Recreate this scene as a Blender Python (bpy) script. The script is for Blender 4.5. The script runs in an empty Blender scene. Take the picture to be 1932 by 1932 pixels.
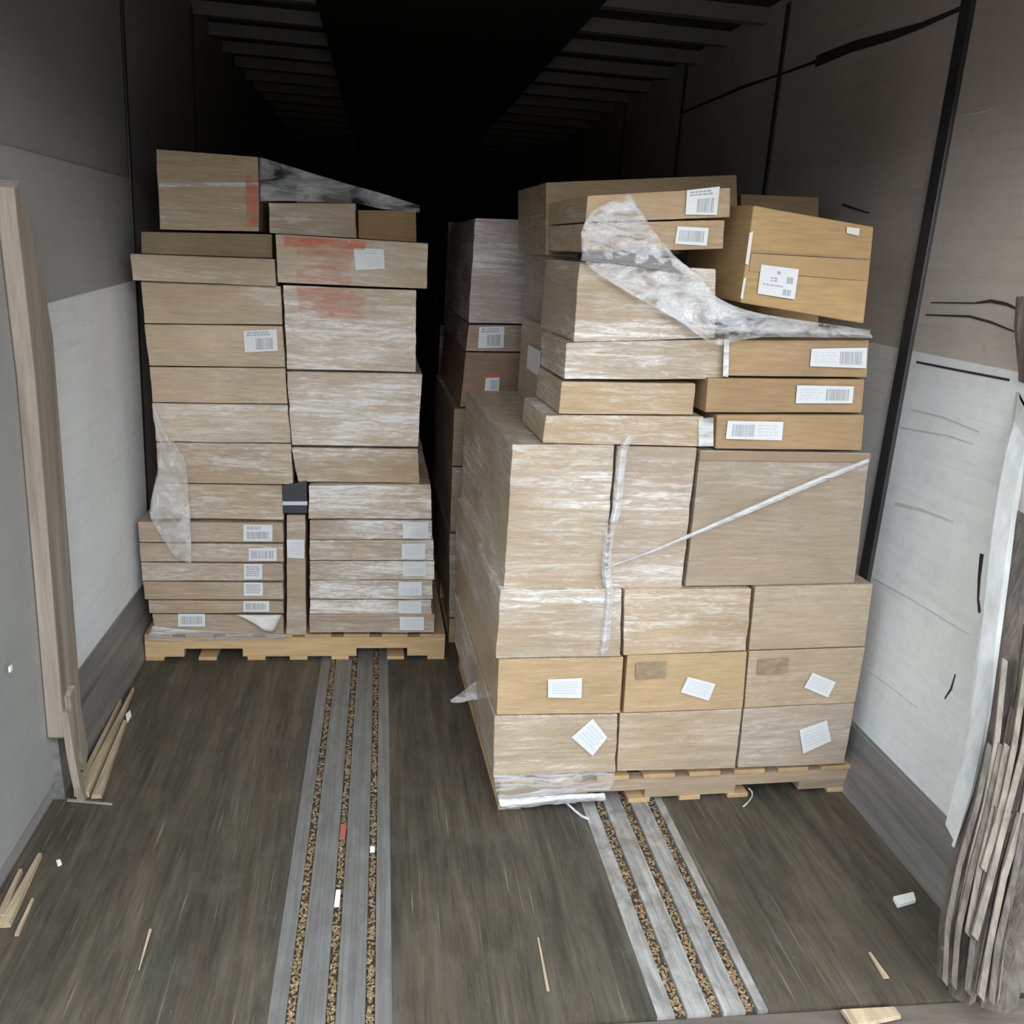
import bpy, bmesh, math, random
from mathutils import Vector, Matrix, noise
random.seed(7)
S = bpy.context.scene
COL = S.collection

# ---------------------------------------------------------------- camera
F = 1704.5
YAW, PITCH, ROLL = 0.1539, 0.2780, 0.0651
CAM = Vector((-0.326, 0.0, 1.6246))
_fw = Vector((math.sin(YAW) * math.cos(PITCH), math.cos(YAW) * math.cos(PITCH), -math.sin(PITCH)))
_rt0 = Vector((math.cos(YAW), -math.sin(YAW), 0.0))
_up0 = _rt0.cross(_fw)
_rt = _rt0 * math.cos(ROLL) + _up0 * math.sin(ROLL)
_up = -_rt0 * math.sin(ROLL) + _up0 * math.cos(ROLL)
cd = bpy.data.cameras.new('camera')
co = bpy.data.objects.new('camera', cd)
COL.objects.link(co)
cd.sensor_fit = 'HORIZONTAL'
cd.sensor_width = 36.0
cd.lens = F / 1932.0 * 36.0
cd.clip_start = 0.05
m = Matrix((_rt, _up, -_fw)).transposed().to_4x4()
m.translation = CAM
co.matrix_world = m
S.camera = co

# ---------------------------------------------------------------- light
W = bpy.data.worlds.new('world')
S.world = W
W.use_nodes = True
_t = W.node_tree
_tc = _t.nodes.new('ShaderNodeTexCoord')
_sx = _t.nodes.new('ShaderNodeSeparateXYZ')
_cr = _t.nodes.new('ShaderNodeValToRGB')
_t.links.new(_tc.outputs['Generated'], _sx.inputs[0])
_t.links.new(_sx.outputs['Z'], _cr.inputs[0])
_cr.color_ramp.elements[0].position = 0.0          # ground haze
_cr.color_ramp.elements[0].color = (0.12, 0.12, 0.12, 1)
_cr.color_ramp.elements[1].position = 0.06         # overcast sky over the dock
_cr.color_ramp.elements[1].color = (0.345, 0.388, 0.415, 1)
_e = _cr.color_ramp.elements.new(1.0)
_e.color = (0.87, 0.97, 1.04, 1)                    # brighter towards the zenith
_t.links.new(_cr.outputs[0], _t.nodes['Background'].inputs[0])
_t.nodes['Background'].inputs[1].default_value = 4.0


def area(name, loc, target, sx, sy, power, color):
    l = bpy.data.lights.new(name, 'AREA')
    l.shape = 'RECTANGLE'
    l.size, l.size_y = sx, sy
    l.energy = power
    l.color = color
    o = bpy.data.objects.new(name, l)
    COL.objects.link(o)
    o.location = loc
    o.rotation_euler = (Vector(target) - Vector(loc)).to_track_quat('-Z', 'Y').to_euler()
    return o


area('added_front_light', (0.25, -2.6, 3.3), (0.1, 3.0, 0.9), 2.6, 1.5, 165, (0.97, 0.98, 1.0))  # added lamp behind the camera, for film highlights and shadow edges
S.view_settings.view_transform = 'Standard'
S.view_settings.look = 'None'
S.view_settings.exposure = 0.0
S.view_settings.gamma = 1.0
S.view_settings.use_curve_mapping = False


# ---------------------------------------------------------------- measuring helpers
def ray(px, py):
    return _fw + _rt * ((px - 966.0) / F) + _up * ((966.0 - py) / F)


def on_axis(px, py, ax, val):
    d = ray(px, py)
    return CAM + d * ((val - CAM[ax]) / d[ax])


class Face:
    """A vertical working plane: where a stack's front (or a wall) stands."""

    def __init__(s, o, u):
        s.o = Vector(o)
        s.u = Vector(u).normalized()
        s.n = Vector((-s.u.y, s.u.x, 0))      # points away from the viewer

    def at(s, px, py, off=0.0):
        o = s.o - s.n * off
        d = ray(px, py)
        return CAM + d * ((o - CAM).dot(s.n) / d.dot(s.n))


LA, LB = on_axis(275, 1246, 2, 0), on_axis(838, 1243, 2, 0)
RA, RB = on_axis(940, 1527, 2, 0), on_axis(1596, 1492, 2, 0)
FL = Face(LA, LB - LA)
FR = Face(RA, RB - RA)
MA = on_axis(853, 1205, 2, 0)
FM = Face((0.0, 3.58, 0), (1, 0.02, 0))


# ---------------------------------------------------------------- materials
def nt(name):
    mt = bpy.data.materials.new(name)
    mt.use_nodes = True
    t = mt.node_tree
    return mt, t, t.nodes['Principled BSDF']


def N(t, kind, **kw):
    n = t.nodes.new(kind)
    for k, v in kw.items():
        if k in n.inputs:
            n.inputs[k].default_value = v
        else:
            setattr(n, k, v)
    return n


def coords(t, scale, rnd=True, space='Object'):
    tc = N(t, 'ShaderNodeTexCoord')
    mp = N(t, 'ShaderNodeMapping')
    mp.inputs['Scale'].default_value = scale
    src = tc.outputs[space]
    if rnd:
        oi = N(t, 'ShaderNodeObjectInfo')
        ml = N(t, 'ShaderNodeVectorMath', operation='SCALE')
        cb = N(t, 'ShaderNodeCombineXYZ')
        for i in range(3):
            t.links.new(oi.outputs['Random'], cb.inputs[i])
        t.links.new(cb.outputs[0], ml.inputs[0])
        ml.inputs['Scale'].default_value = 17.0
        ad = N(t, 'ShaderNodeVectorMath', operation='ADD')
        t.links.new(src, ad.inputs[0])
        t.links.new(ml.outputs[0], ad.inputs[1])
        src = ad.outputs[0]
    t.links.new(src, mp.inputs[0])
    return mp.outputs[0]


def tex(t, scale, nscale=1.0, detail=4.0, rough=0.55, rnd=True, dist=0.0, space='Object'):
    v = coords(t, scale, rnd, space)
    n = N(t, 'ShaderNodeTexNoise')
    n.inputs['Scale'].default_value = nscale
    n.inputs['Detail'].default_value = detail
    n.inputs['Roughness'].default_value = rough
    n.inputs['Distortion'].default_value = dist
    t.links.new(v, n.inputs['Vector'])
    return n.outputs['Fac']


def ramp(t, fac, stops):
    r = N(t, 'ShaderNodeValToRGB')
    e = r.color_ramp.elements
    while len(e) < len(stops):
        e.new(0.5)
    for i, (p, c) in enumerate(stops):
        e[i].position = p
        e[i].color = (c[0], c[1], c[2], 1) if hasattr(c, '__len__') else (c, c, c, 1)
    t.links.new(fac, r.inputs[0])
    return r.outputs[0]


def mix(t, fac, a, b, mode='MIX'):
    x = N(t, 'ShaderNodeMix', data_type='RGBA', blend_type=mode)
    for sock, v in ((0, fac), (6, a), (7, b)):
        if hasattr(v, 'links'):
            t.links.new(v, x.inputs[sock])
        elif sock == 0:
            x.inputs[0].default_value = v
        else:
            x.inputs[sock].default_value = (v[0], v[1], v[2], 1)
    return x.outputs[2]


def math_(t, op, a, b):
    x = N(t, 'ShaderNodeMath', operation=op)
    for i, v in enumerate((a, b)):
        if hasattr(v, 'links'):
            t.links.new(v, x.inputs[i])
        else:
            x.inputs[i].default_value = v
    return x.outputs[0]


def bump(t, h, strength, dist):
    b = N(t, 'ShaderNodeBump')
    b.inputs['Strength'].default_value = strength
    b.inputs['Distance'].default_value = dist
    t.links.new(h, b.inputs['Height'])
    return b.outputs[0]


_cb = {}


def cardboard(wrap=0.0, tint=(0.36, 0.235, 0.125)):
    """Corrugated card; wrap > 0 = covered by that much clinging stretch film, its glare painted into the colour."""
    k = (wrap, tint)
    if k in _cb:
        return _cb[k]
    mt, t, b = nt('cardboard' if not wrap else 'film_wrapped_cardboard')
    fine = tex(t, (6, 6, 60), 2.0, 5, 0.6)
    blot = tex(t, (3, 3, 3), 1.0, 3)
    c = mix(t, 1.0, tint, ramp(t, fine, [(0.3, 0.84), (0.7, 1.1)]), 'MULTIPLY')
    c = mix(t, 1.0, c, ramp(t, blot, [(0.3, 0.85), (0.7, 1.12)]), 'MULTIPLY')
    b.inputs['Roughness'].default_value = 0.75
    b.inputs['Specular IOR Level'].default_value = 0.25
    if wrap:
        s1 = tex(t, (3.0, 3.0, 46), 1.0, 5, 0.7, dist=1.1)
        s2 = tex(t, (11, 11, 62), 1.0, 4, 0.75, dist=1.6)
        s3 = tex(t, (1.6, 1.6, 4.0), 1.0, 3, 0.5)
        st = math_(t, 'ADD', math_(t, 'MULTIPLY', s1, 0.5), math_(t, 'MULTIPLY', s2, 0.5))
        haze_glare = ramp(t, st, [(0.40, 0.12), (0.50, 0.32), (0.60, 1.0)])
        haze_glare = math_(t, 'MULTIPLY', math_(t, 'MULTIPLY', haze_glare, ramp(t, s3, [(0.38, 0.10), (0.50, 0.6), (0.62, 1.5)])), wrap)
        c = mix(t, haze_glare, c, (0.80, 0.77, 0.74))  # whitish film haze, with highlights painted into the colour
        hgt = math_(t, 'ADD', math_(t, 'MULTIPLY', s1, 1.0), math_(t, 'MULTIPLY', s2, 0.6))
        hgt = math_(t, 'ADD', hgt, math_(t, 'MULTIPLY', s3, 1.5))
        b.inputs['Coat Weight'].default_value = 1.0
        b.inputs['Coat Roughness'].default_value = 0.18
        b.inputs['Coat IOR'].default_value = 2.5 if wrap > 0.6 else 2.0
        t.links.new(bump(t, hgt, 0.8, 0.04), b.inputs['Coat Normal'])
    t.links.new(c, b.inputs['Base Color'])
    _cb[k] = mt
    return mt


def simple(name, color, rough=0.6, metal=0.0, var=0.12, scale=(8, 8, 8), bmp=0.0):
    mt, t, b = nt(name)
    n = tex(t, scale, 1.0, 5, 0.6)
    t.links.new(mix(t, 1.0, color, ramp(t, n, [(0.3, 1 - var), (0.7, 1 + var)]), 'MULTIPLY'), b.inputs['Base Color'])
    b.inputs['Roughness'].default_value = rough
    b.inputs['Metallic'].default_value = metal
    if bmp:
        t.links.new(bump(t, n, bmp, 0.01), b.inputs['Normal'])
    return mt


def film_mat(name, lo, hi, color=(0.8, 0.8, 0.81), scale=(4, 4, 30), rough=0.16):
    mt, t, b = nt(name)
    n = tex(t, scale, 1.0, 5, 0.65, dist=0.8)
    n2 = tex(t, (11, 11, 14), 1.0, 4, 0.6, dist=0.8)
    b.inputs['Base Color'].default_value = (*color, 1)
    b.inputs['Roughness'].default_value = rough
    b.inputs['IOR'].default_value = 1.6
    t.links.new(bump(t, math_(t, 'ADD', n, n2), 0.6, 0.02), b.inputs['Normal'])
    tr = N(t, 'ShaderNodeBsdfTransparent')
    ms = N(t, 'ShaderNodeMixShader')
    f = ramp(t, n, [(0.38, lo), (0.66, hi)])
    t.links.new(f, ms.inputs[0])
    t.links.new(tr.outputs[0], ms.inputs[1])
    t.links.new(b.outputs[0], ms.inputs[2])
    t.links.new(ms.outputs[0], t.nodes['Material Output'].inputs[0])
    return mt


M = {}
M['paper'] = simple('label_paper', (0.64, 0.65, 0.66), 0.5, var=0.05)
M['paper_dull'] = simple('dull_label_paper', (0.62, 0.60, 0.56), 0.5, var=0.08)
M['ink'] = simple('label_ink', (0.30, 0.31, 0.33), 0.6, var=0.1)
M['ink_pale'] = simple('pale_label_ink', (0.54, 0.56, 0.58), 0.6, var=0.1)
M['print'] = simple('faded_carton_print', (0.27, 0.20, 0.125), 0.8, var=0.25, scale=(30, 30, 60))
M['tape_dull'] = simple('carton_tape_dull', (0.29, 0.205, 0.135), 0.4, var=0.06)
M['tape'] = simple('carton_tape', (0.37, 0.243, 0.118), 0.25, var=0.06)
M['red'] = film_mat('red_tape_under_film', 0.05, 0.62, (0.72, 0.16, 0.08), scale=(7, 7, 25))
M['redpink'] = film_mat('faint_red_tape_under_film', 0.0, 0.30, (0.7, 0.24, 0.17), scale=(7, 7, 25))
M['black'] = simple('black_plastic', (0.035, 0.04, 0.05), 0.35)
M['film'] = film_mat('stretch_film', 0.10, 0.75)
M['film_thick'] = film_mat('bunched_stretch_film', 0.45, 0.95, scale=(12, 12, 40))
M['film_dark'] = film_mat('thin_stretch_film', 0.02, 0.34, scale=(6, 6, 22))
M['film_tail'] = film_mat('hanging_stretch_film', 0.14, 0.58, (0.78, 0.76, 0.74), scale=(14, 14, 10))


def wood(name, a, b_, scale, rough=0.7, bmp=0.3):
    mt, t, b = nt(name)
    n = tex(t, scale, 1.0, 6, 0.65, dist=0.4)
    t.links.new(ramp(t, n, [(0.3, a), (0.7, b_)]), b.inputs['Base Color'])
    b.inputs['Roughness'].default_value = rough
    t.links.new(bump(t, n, bmp, 0.01), b.inputs['Normal'])
    return mt


M['pallet'] = wood('pallet_pine', (0.42, 0.27, 0.13), (0.62, 0.43, 0.23), (3, 3, 25))
M['pallet_grey'] = wood('film_dulled_pallet_pine', (0.24, 0.175, 0.12), (0.44, 0.33, 0.225), (3, 3, 30))
M['pallet_dark'] = wood('pallet_pine_inside', (0.36, 0.23, 0.12), (0.5, 0.34, 0.18), (25, 3, 25))
M['batten'] = wood('split_pale_wood', (0.30, 0.22, 0.14), (0.58, 0.46, 0.31), (40, 3, 40))
M['post'] = wood('weathered_brown_post', (0.21, 0.165, 0.13), (0.40, 0.34, 0.28), (30, 30, 1.6))
M['torn'] = wood('torn_grey_brown_ply', (0.05, 0.04, 0.034), (0.17, 0.14, 0.118), (40, 40, 2.2), bmp=0.8)
M['torn_pale'] = wood('torn_pale_ply', (0.12, 0.098, 0.08), (0.31, 0.265, 0.215), (40, 40, 2.5), bmp=0.6)
M['ply_white'] = wood('white_faced_ply', (0.36, 0.36, 0.35), (0.60, 0.60, 0.59), (14, 14, 2.0), bmp=0.2)
M['kick'] = wood('scuffed_kick_plate', (0.11, 0.107, 0.10), (0.28, 0.265, 0.25), (14, 1.1, 26), 0.5, 0.15)
M['steel_dark'] = simple('dark_post_steel', (0.040, 0.040, 0.042), 0.45, var=0.25)
M['bow'] = simple('roof_bow_metal', (0.22, 0.19, 0.18), 0.5)
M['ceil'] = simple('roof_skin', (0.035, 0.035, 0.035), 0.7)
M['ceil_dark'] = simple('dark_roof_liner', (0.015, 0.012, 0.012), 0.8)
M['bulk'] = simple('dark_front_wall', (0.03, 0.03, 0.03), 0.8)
M['sill'] = wood('worn_rear_sill', (0.075, 0.058, 0.048), (0.17, 0.14, 0.115), (3, 14, 8), 0.7, 0.3)
M['concrete'] = simple('dock_concrete', (0.20, 0.175, 0.145), 0.8)


def wall_mat(name, col, amt, warm):
    mt, t, b = nt(name)
    st = tex(t, (3, 1.2, 45), 1.0, 6, 0.7, rnd=False, dist=1.0)
    bl = tex(t, (2.5, 2.5, 2.5), 1.0, 5, 0.6, rnd=False)
    sp = tex(t, (30, 30, 30), 1.0, 5, 0.7, rnd=False)
    c = mix(t, 1.0, col, ramp(t, st, [(0.28, 1 - amt * 1.6), (0.42, 1 - amt * 0.4), (0.55, 1.0)]), 'MULTIPLY')
    c = mix(t, 1.0, c, ramp(t, bl, [(0.3, 1 - amt), (0.6, 1.03)]), 'MULTIPLY')
    c = mix(t, 1.0, c, ramp(t, sp, [(0.25, 1 - amt), (0.5, 1.0)]), 'MULTIPLY')
    t.links.new(c, b.inputs['Base Color'])
    b.inputs['Roughness'].default_value = 0.55
    t.links.new(bump(t, bl, 0.15, 0.02), b.inputs['Normal'])
    return mt


M['wall_r'] = wall_mat('white_lining_right', (0.86, 0.87, 0.87), 0.11, 0)
M['wall_r_up'] = wall_mat('upper_lining_right', (0.56, 0.50, 0.45), 0.14, 0)
M['wall_l'] = wall_mat('grey_lining_left', (0.30, 0.29, 0.27), 0.06, 0)
M['lin_low'] = wall_mat('white_lining_left', (0.84, 0.86, 0.87), 0.08, 0)
M['lin_mid'] = wall_mat('mid_grey_lining_left', (0.37, 0.365, 0.355), 0.08, 0)

# floor: dark worn hardwood, grain along the trailer
mt, t, b = nt('worn_hardwood_floor')
g1 = tex(t, (15, 1.3, 1), 1.0, 8, 0.72, rnd=False, dist=0.7)
g2 = tex(t, (85, 5.0, 1), 1.0, 5, 0.75, rnd=False, dist=0.4)
g3 = tex(t, (2.6, 1.1, 1), 1.0, 5, 0.6, rnd=False, dist=0.5)
g4 = tex(t, (7.0, 0.5, 1), 1.0, 4, 0.6, rnd=False, dist=0.3)
sc = tex(t, (170, 3.2, 1), 1.0, 2, 0.5, rnd=False, dist=0.6)
dt = tex(t, (150, 90, 1), 1.0, 3, 0.6, rnd=False)
d2 = tex(t, (9, 7, 1), 1.0, 5, 0.65, rnd=False)
c = ramp(t, g1, [(0.30, (0.030, 0.027, 0.021)), (0.5, (0.064, 0.057, 0.045)), (0.72, (0.118, 0.102, 0.080))])
c = mix(t, 1.0, c, ramp(t, g3, [(0.34, (0.72, 0.78, 0.74)), (0.66, (1.30, 1.18, 1.05))]), 'MULTIPLY')
c = mix(t, ramp(t, g4, [(0.50, 0.0), (0.68, 0.55)]), c, (0.115, 0.080, 0.052))
c = mix(t, 1.0, c, ramp(t, g2, [(0.3, 0.66), (0.7, 1.34)]), 'MULTIPLY')
c = mix(t, ramp(t, d2, [(0.52, 0.0), (0.72, 0.35)]), c, (0.13, 0.118, 0.098))
c = mix(t, ramp(t, sc, [(0.66, 0.0), (0.76, 0.5)]), c, (0.33, 0.27, 0.20))
c = mix(t, ramp(t, dt, [(0.66, 0.0), (0.76, 0.5)]), c, (0.34, 0.29, 0.22))
t.links.new(c, b.inputs['Base Color'])
b.inputs['Roughness'].default_value = 0.62
t.links.new(bump(t, math_(t, 'ADD', g1, g2), 0.45, 0.008), b.inputs['Normal'])
M['floor'] = mt



def strip_mat(name, a_, b_, dirt):
    mt, t, b = nt(name)
    g1 = tex(t, (60, 1.6, 1), 1.0, 6, 0.72, rnd=False)
    g2 = tex(t, (16, 8, 1), 1.0, 6, 0.7, rnd=False, dist=0.6)
    c = ramp(t, g1, [(0.3, a_), (0.7, b_)])
    c = mix(t, ramp(t, g2, [(0.40, dirt), (0.60, 0.0)]), c, (0.13, 0.12, 0.105))
    t.links.new(c, b.inputs['Base Color'])
    b.inputs['Metallic'].default_value = 0.3
    b.inputs['Roughness'].default_value = 0.5
    return mt


M['strip_l'] = strip_mat('scuffed_grey_floor_strip', (0.16, 0.16, 0.155), (0.29, 0.285, 0.27), 0.4)
M['strip_r'] = strip_mat('worn_pale_floor_strip', (0.30, 0.30, 0.29), (0.54, 0.53, 0.51), 0.6)
M['groove'] = simple('groove_grime', (0.075, 0.055, 0.040), 0.9, var=0.4, scale=(30, 60, 30))
M['chip_a'] = wood('wood_chips', (0.07, 0.045, 0.028), (0.50, 0.35, 0.19), (120, 120, 120), 0.85, 0.0)
M['chip_b'] = simple('wood_chips_brown', (0.20, 0.13, 0.075), 0.85, var=0.3, scale=(30, 30, 30))
M['white'] = simple('white_scrap', (0.85, 0.84, 0.80), 0.6, var=0.03)
M['redchip'] = simple('red_scrap', (0.40, 0.10, 0.07), 0.6)
M['crack'] = simple('dark_tear', (0.03, 0.026, 0.024), 0.9)
M['scuff'] = simple('grey_scuff', (0.60, 0.59, 0.57), 0.8)


# ---------------------------------------------------------------- mesh helpers
def link(name, me, mat, parent=None, loc=None):
    o = bpy.data.objects.new(name, me)
    COL.objects.link(o)
    if mat and not me.materials:
        me.materials.append(mat)
    if loc is not None:
        o.location = loc
    if parent:
        o.parent = parent
    return o


def obj(name, verts, faces, mat, parent=None, origin=(0, 0, 0), smooth=False, bevel=0.0):
    """verts in world space; the mesh is stored about origin."""
    og = Vector(origin)
    me = bpy.data.meshes.new(name)
    me.from_pydata([tuple(Vector(v) - og) for v in verts], [], faces)
    bm = bmesh.new()
    bm.from_mesh(me)
    bmesh.ops.recalc_face_normals(bm, faces=bm.faces)
    bm.to_mesh(me)
    bm.free()
    if smooth:
        for p in me.polygons:
            p.use_smooth = True
    o = link(name, me, mat, parent, None if parent and parent.get('_og') else og)
    if parent and parent.get('_og'):
        o.location = og - Vector(parent['_og'])
    o['_og'] = tuple(og)
    if bevel:
        md = o.modifiers.new('bevel', 'BEVEL')
        md.width = bevel
        md.segments = 2
        md.limit_method = 'ANGLE'
    return o


HEX = [(0, 1, 2, 3), (7, 6, 5, 4), (0, 4, 5, 1), (1, 5, 6, 2), (2, 6, 7, 3), (3, 7, 4, 0)]


def boxv(x0, x1, y0, y1, z0, z1):
    return [Vector(p) for p in ((x0, y0, z0), (x1, y0, z0), (x1, y0, z1), (x0, y0, z1),
                                (x0, y1, z0), (x1, y1, z0), (x1, y1, z1), (x0, y1, z1))]


def boxes(name, lst, mat, parent=None, origin=(0, 0, 0), bevel=0.0):
    vs, fs = [], []
    for bx in lst:
        n = len(vs)
        vs += bx if isinstance(bx[0], Vector) else boxv(*bx)
        fs += [tuple(i + n for i in f) for f in HEX]
    return obj(name, vs, fs, mat, parent, origin, bevel=bevel)


def struct(o):
    o['kind'] = 'structure'
    return o


def tag(o, label, cat, group=None, kind=None):
    o['label'] = label
    o['category'] = cat
    if group:
        o['group'] = group
    if kind:
        o['kind'] = kind
    return o


def lerp(a, b, t):
    return a + (b - a) * t


def bil(q, s, r):
    """q = TL, TR, BR, BL"""
    return lerp(lerp(q[0], q[1], s), lerp(q[3], q[2], s), r)


# ---------------------------------------------------------------- the trailer
XW, ZC, Y0, Y1 = 1.25, 2.65, 1.565, 16.0
SL = (-0.536, -0.269)
SR = (0.321, 0.583)
struct(boxes('floor', [(-XW, SL[0], Y0, Y1, -0.05, 0), (SL[1], SR[0], Y0, Y1, -0.05, 0), (SR[1], XW, Y0, Y1, -0.05, 0)], M['floor']))


def strip(name, x0, x1, fr, gk, mk):
    w = x1 - x0
    gw = gk * w
    prof, x = [], x0
    edges = []
    for f in fr:
        edges.append((x0 + f * w - gw / 2, x0 + f * w + gw / 2))
    lst, last = [], x0
    for (a, b_) in edges + [(x1, x1)]:
        lst.append((last, a, Y0, Y1, -0.05, 0.001))
        if a - last > 0.05:                       # low rib along each land
            mx = (a + last) / 2
            lst.append((mx - 0.005, mx + 0.005, Y0, Y1, 0.001, 0.0025))
            lst.append((a - 0.008, a - 0.001, Y0, Y1, 0.001, 0.0022))
            lst.append((last + 0.001, last + 0.008, Y0, Y1, 0.001, 0.0022))
        last = b_
    o = struct(boxes(name, lst, M[mk]))
    boxes('groove_bed', [(a, b_, Y0, Y1, -0.05, -0.014) for a, b_ in edges], M['groove'], o)
    return edges


eL = strip('trim_1', SL[0], SL[1], (0.18, 0.50, 0.82), 0.080, 'strip_l')
eR = strip('trim_2', SR[0], SR[1], (0.215, 0.54, 0.855), 0.112, 'strip_r')


def chips(edges, label):
    for mk, cnt in (('chip_a', 760),):
        vs, fs = [], []
        for (a, b_) in edges:
            for i in range(cnt):
                y = Y0 + 0.01 + 2.2 * random.random() ** 1.25
                cx = random.uniform(a + 0.003, b_ - 0.003)
                l, w_, an = random.uniform(0.004, 0.013), random.uniform(0.002, 0.005), random.uniform(0, 3.14)
                z = -0.012 + random.uniform(0, 0.007)
                dx, dy = Vector((math.cos(an), math.sin(an), random.uniform(-.3, .3))) * l / 2, Vector((-math.sin(an), math.cos(an), 0)) * w_ / 2
                c_ = Vector((cx, y, z))
                n = len(vs)
                up = Vector((0, 0, 0.0022))
                for s_ in (up * 0, up):
                    vs += [c_ - dx - dy + s_, c_ + dx - dy + s_, c_ + dx + dy + s_, c_ - dx + dy + s_]
                fs += [tuple(i_ + n for i_ in f) for f in ((0, 1, 2, 3), (7, 6, 5, 4), (0, 4, 5, 1), (1, 5, 6, 2), (2, 6, 7, 3), (3, 7, 4, 0))]
        o = obj('wood_chips', vs, fs, M[mk])
        tag(o, label, 'debris', kind='stuff')


chips(eL, 'brown and tan wood chips filling the grooves of the left metal floor strip')
chips(eR, 'brown and tan wood chips filling the grooves of the right metal floor strip')

wl = struct(boxes('wall_left', [(-XW - 0.05, -XW, Y0, Y1, -0.05, ZC + 0.04)], M['wall_l']))
wr = struct(boxes('wall_right', [(XW, XW + 0.05, Y0, Y1, -0.05, 1.42)], M['wall_r']))
boxes('upper_lining', [(XW, XW + 0.05, Y0, Y1, 1.42, ZC + 0.04)], M['wall_r_up'], wr)  # brownish lining; beyond the post its darker colour also paints in shade
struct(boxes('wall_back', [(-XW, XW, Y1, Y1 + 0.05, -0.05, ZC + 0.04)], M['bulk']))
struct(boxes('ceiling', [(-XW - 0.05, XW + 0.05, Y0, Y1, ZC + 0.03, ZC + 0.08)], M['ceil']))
# rear door header and the dock outside
struct(boxes('trim_3', [(-XW - 0.3, XW + 0.3, Y0 - 0.09, Y0 - 0.005, 2.20, 3.2)], M['steel_dark']))
struct(boxes('trim_4', [(-XW, XW, Y0 - 0.12, Y0 - 0.002, -0.08, -0.006)], M['sill'], bevel=0.004))
struct(boxes('dock_floor', [(-14, 14, -16, Y0 - 0.125, -0.1, -0.02)], M['concrete']))
# roof: cross bows, and the dark liner along the middle
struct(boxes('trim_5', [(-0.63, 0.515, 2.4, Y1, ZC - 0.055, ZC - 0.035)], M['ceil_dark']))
k = 6
for i in range(29):
    y = 2.70 + 0.446 * i
    struct(boxes('trim_%d' % k, [(-XW, XW, y, y + 0.055, ZC - 0.03, ZC + 0.03)], M['bow']))
    k += 1
# wall posts (panel joints)
for (sx, y, w_, d_) in ((1, 2.545, 0.055, 0.014), (1, 3.81, 0.035, 0.008), (1, 5.08, 0.035, 0.008), (1, 6.33, 0.035, 0.008),
                        (-1, 3.655, 0.022, 0.010), (-1, 4.9, 0.03, 0.008), (-1, 6.15, 0.03, 0.008)):
    x0, x1 = (XW - d_, XW) if sx > 0 else (-XW, -XW + d_)
    struct(boxes('trim_%d' % k, [(x0, x1, y, y + w_, 0.2, ZC)], M['steel_dark'], bevel=0.003))
    k += 1
# left lining sheets
boxes('lining_panel', [[Vector(p) for p in ((-XW, 2.56, .24), (-XW + .016, 2.56, .24), (-XW + .016, 2.56, 1.41), (-XW, 2.56, 1.41),
                                            (-XW, 3.62, .2), (-XW + .016, 3.62, .2), (-XW + .016, 3.62, 1.44), (-XW, 3.62, 1.44))]], M['lin_low'], wl)
boxes('lining_panel', [(-XW, -XW + 0.008, Y0, 3.65, 0.06, 1.80)], M['lin_mid'], wl)
# kick plates along the floor
struct(obj('baseboard_left', boxv(-XW, -XW + 0.03, 2.47, 9, 0, 0.25)[:0] + [Vector(p) for p in
       ((-XW, 2.47, 0), (-XW + .034, 2.47, 0), (-XW + .022, 2.47, .305), (-XW, 2.47, .305),
        (-XW, 9, 0), (-XW + .034, 9, 0), (-XW + .022, 9, .2), (-XW, 9, .2))], HEX, M['kick']))
struct(obj('baseboard_right', [Vector(p) for p in
       ((XW - .05, 1.57, 0), (XW, 1.57, 0), (XW, 1.57, .205), (XW - .02, 1.57, .205),
        (XW - .05, 9, 0), (XW, 9, 0), (XW, 9, .235), (XW - .02, 9, .235))], HEX, M['kick']))


# ---------------------------------------------------------------- marks on the right wall (tears and scuffs in the lining)
def ribbon(name, pts, widths, mat, parent=None, thick=0.003, nrm=Vector((-1, 0, 0))):
    """thick ribbon along 3D points; widths across, in the plane at right angles to nrm"""
    vs, fs = [], []
    n = len(pts)
    for i, p in enumerate(pts):
        d = (pts[min(i + 1, n - 1)] - pts[max(i - 1, 0)]).normalized()
        s_ = d.cross(nrm).normalized() * widths[i] / 2
        for q in (p - s_, p + s_, p + s_ + nrm * thick, p - s_ + nrm * thick):
            vs.append(q)
    for i in range(n - 1):
        a = i * 4
        for j in range(4):
            fs.append((a + j, a + (j + 1) % 4, a + 4 + (j + 1) % 4, a + 4 + j))
    fs += [(0, 1, 2, 3), tuple(4 * (n - 1) + j for j in (3, 2, 1, 0))]
    return obj(name, vs, fs, mat, parent)


def mark(px, ws, mk='crack'):
    ribbon('lining_tear' if mk == 'crack' else 'scuff_line', [on_axis(a, b_, 0, XW) for a, b_ in px], ws, M[mk], wr, 0.002)


mark([(1818, 14), (1740, 48), (1680, 68), (1610, 88), (1540, 116)], [.012, .018, .03, .035, .04])
mark([(1540, 116), (1480, 138), (1400, 165), (1290, 212)], [.014, .008, .016, .012])
mark([(1757, 571), (1840, 572), (1870, 568), (1900, 574), (1930, 588)], [.003, .004, .009, .008, .004])
mark([(1748, 594), (1830, 597), (1870, 608), (1915, 626)], [.004, .006, .006, .003])
mark([(1730, 683), (1800, 697), (1905, 717)], [.006, .006, .006])
mark([(1853, 1045), (1848, 1090), (1846, 1130), (1849, 1156)], [.014, .010, .006, .010])
mark([(1803, 1272), (1795, 1300), (1783, 1318)], [.003, .006, .003])
mark([(1590, 386), (1640, 402)], [.008, .004])
mark([(1720, 772), (1780, 787), (1850, 815)], [.003, .004, .002], 'scuff')
mark([(1700, 806), (1790, 822), (1840, 838)], [.003, .003, .002], 'scuff')
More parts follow.
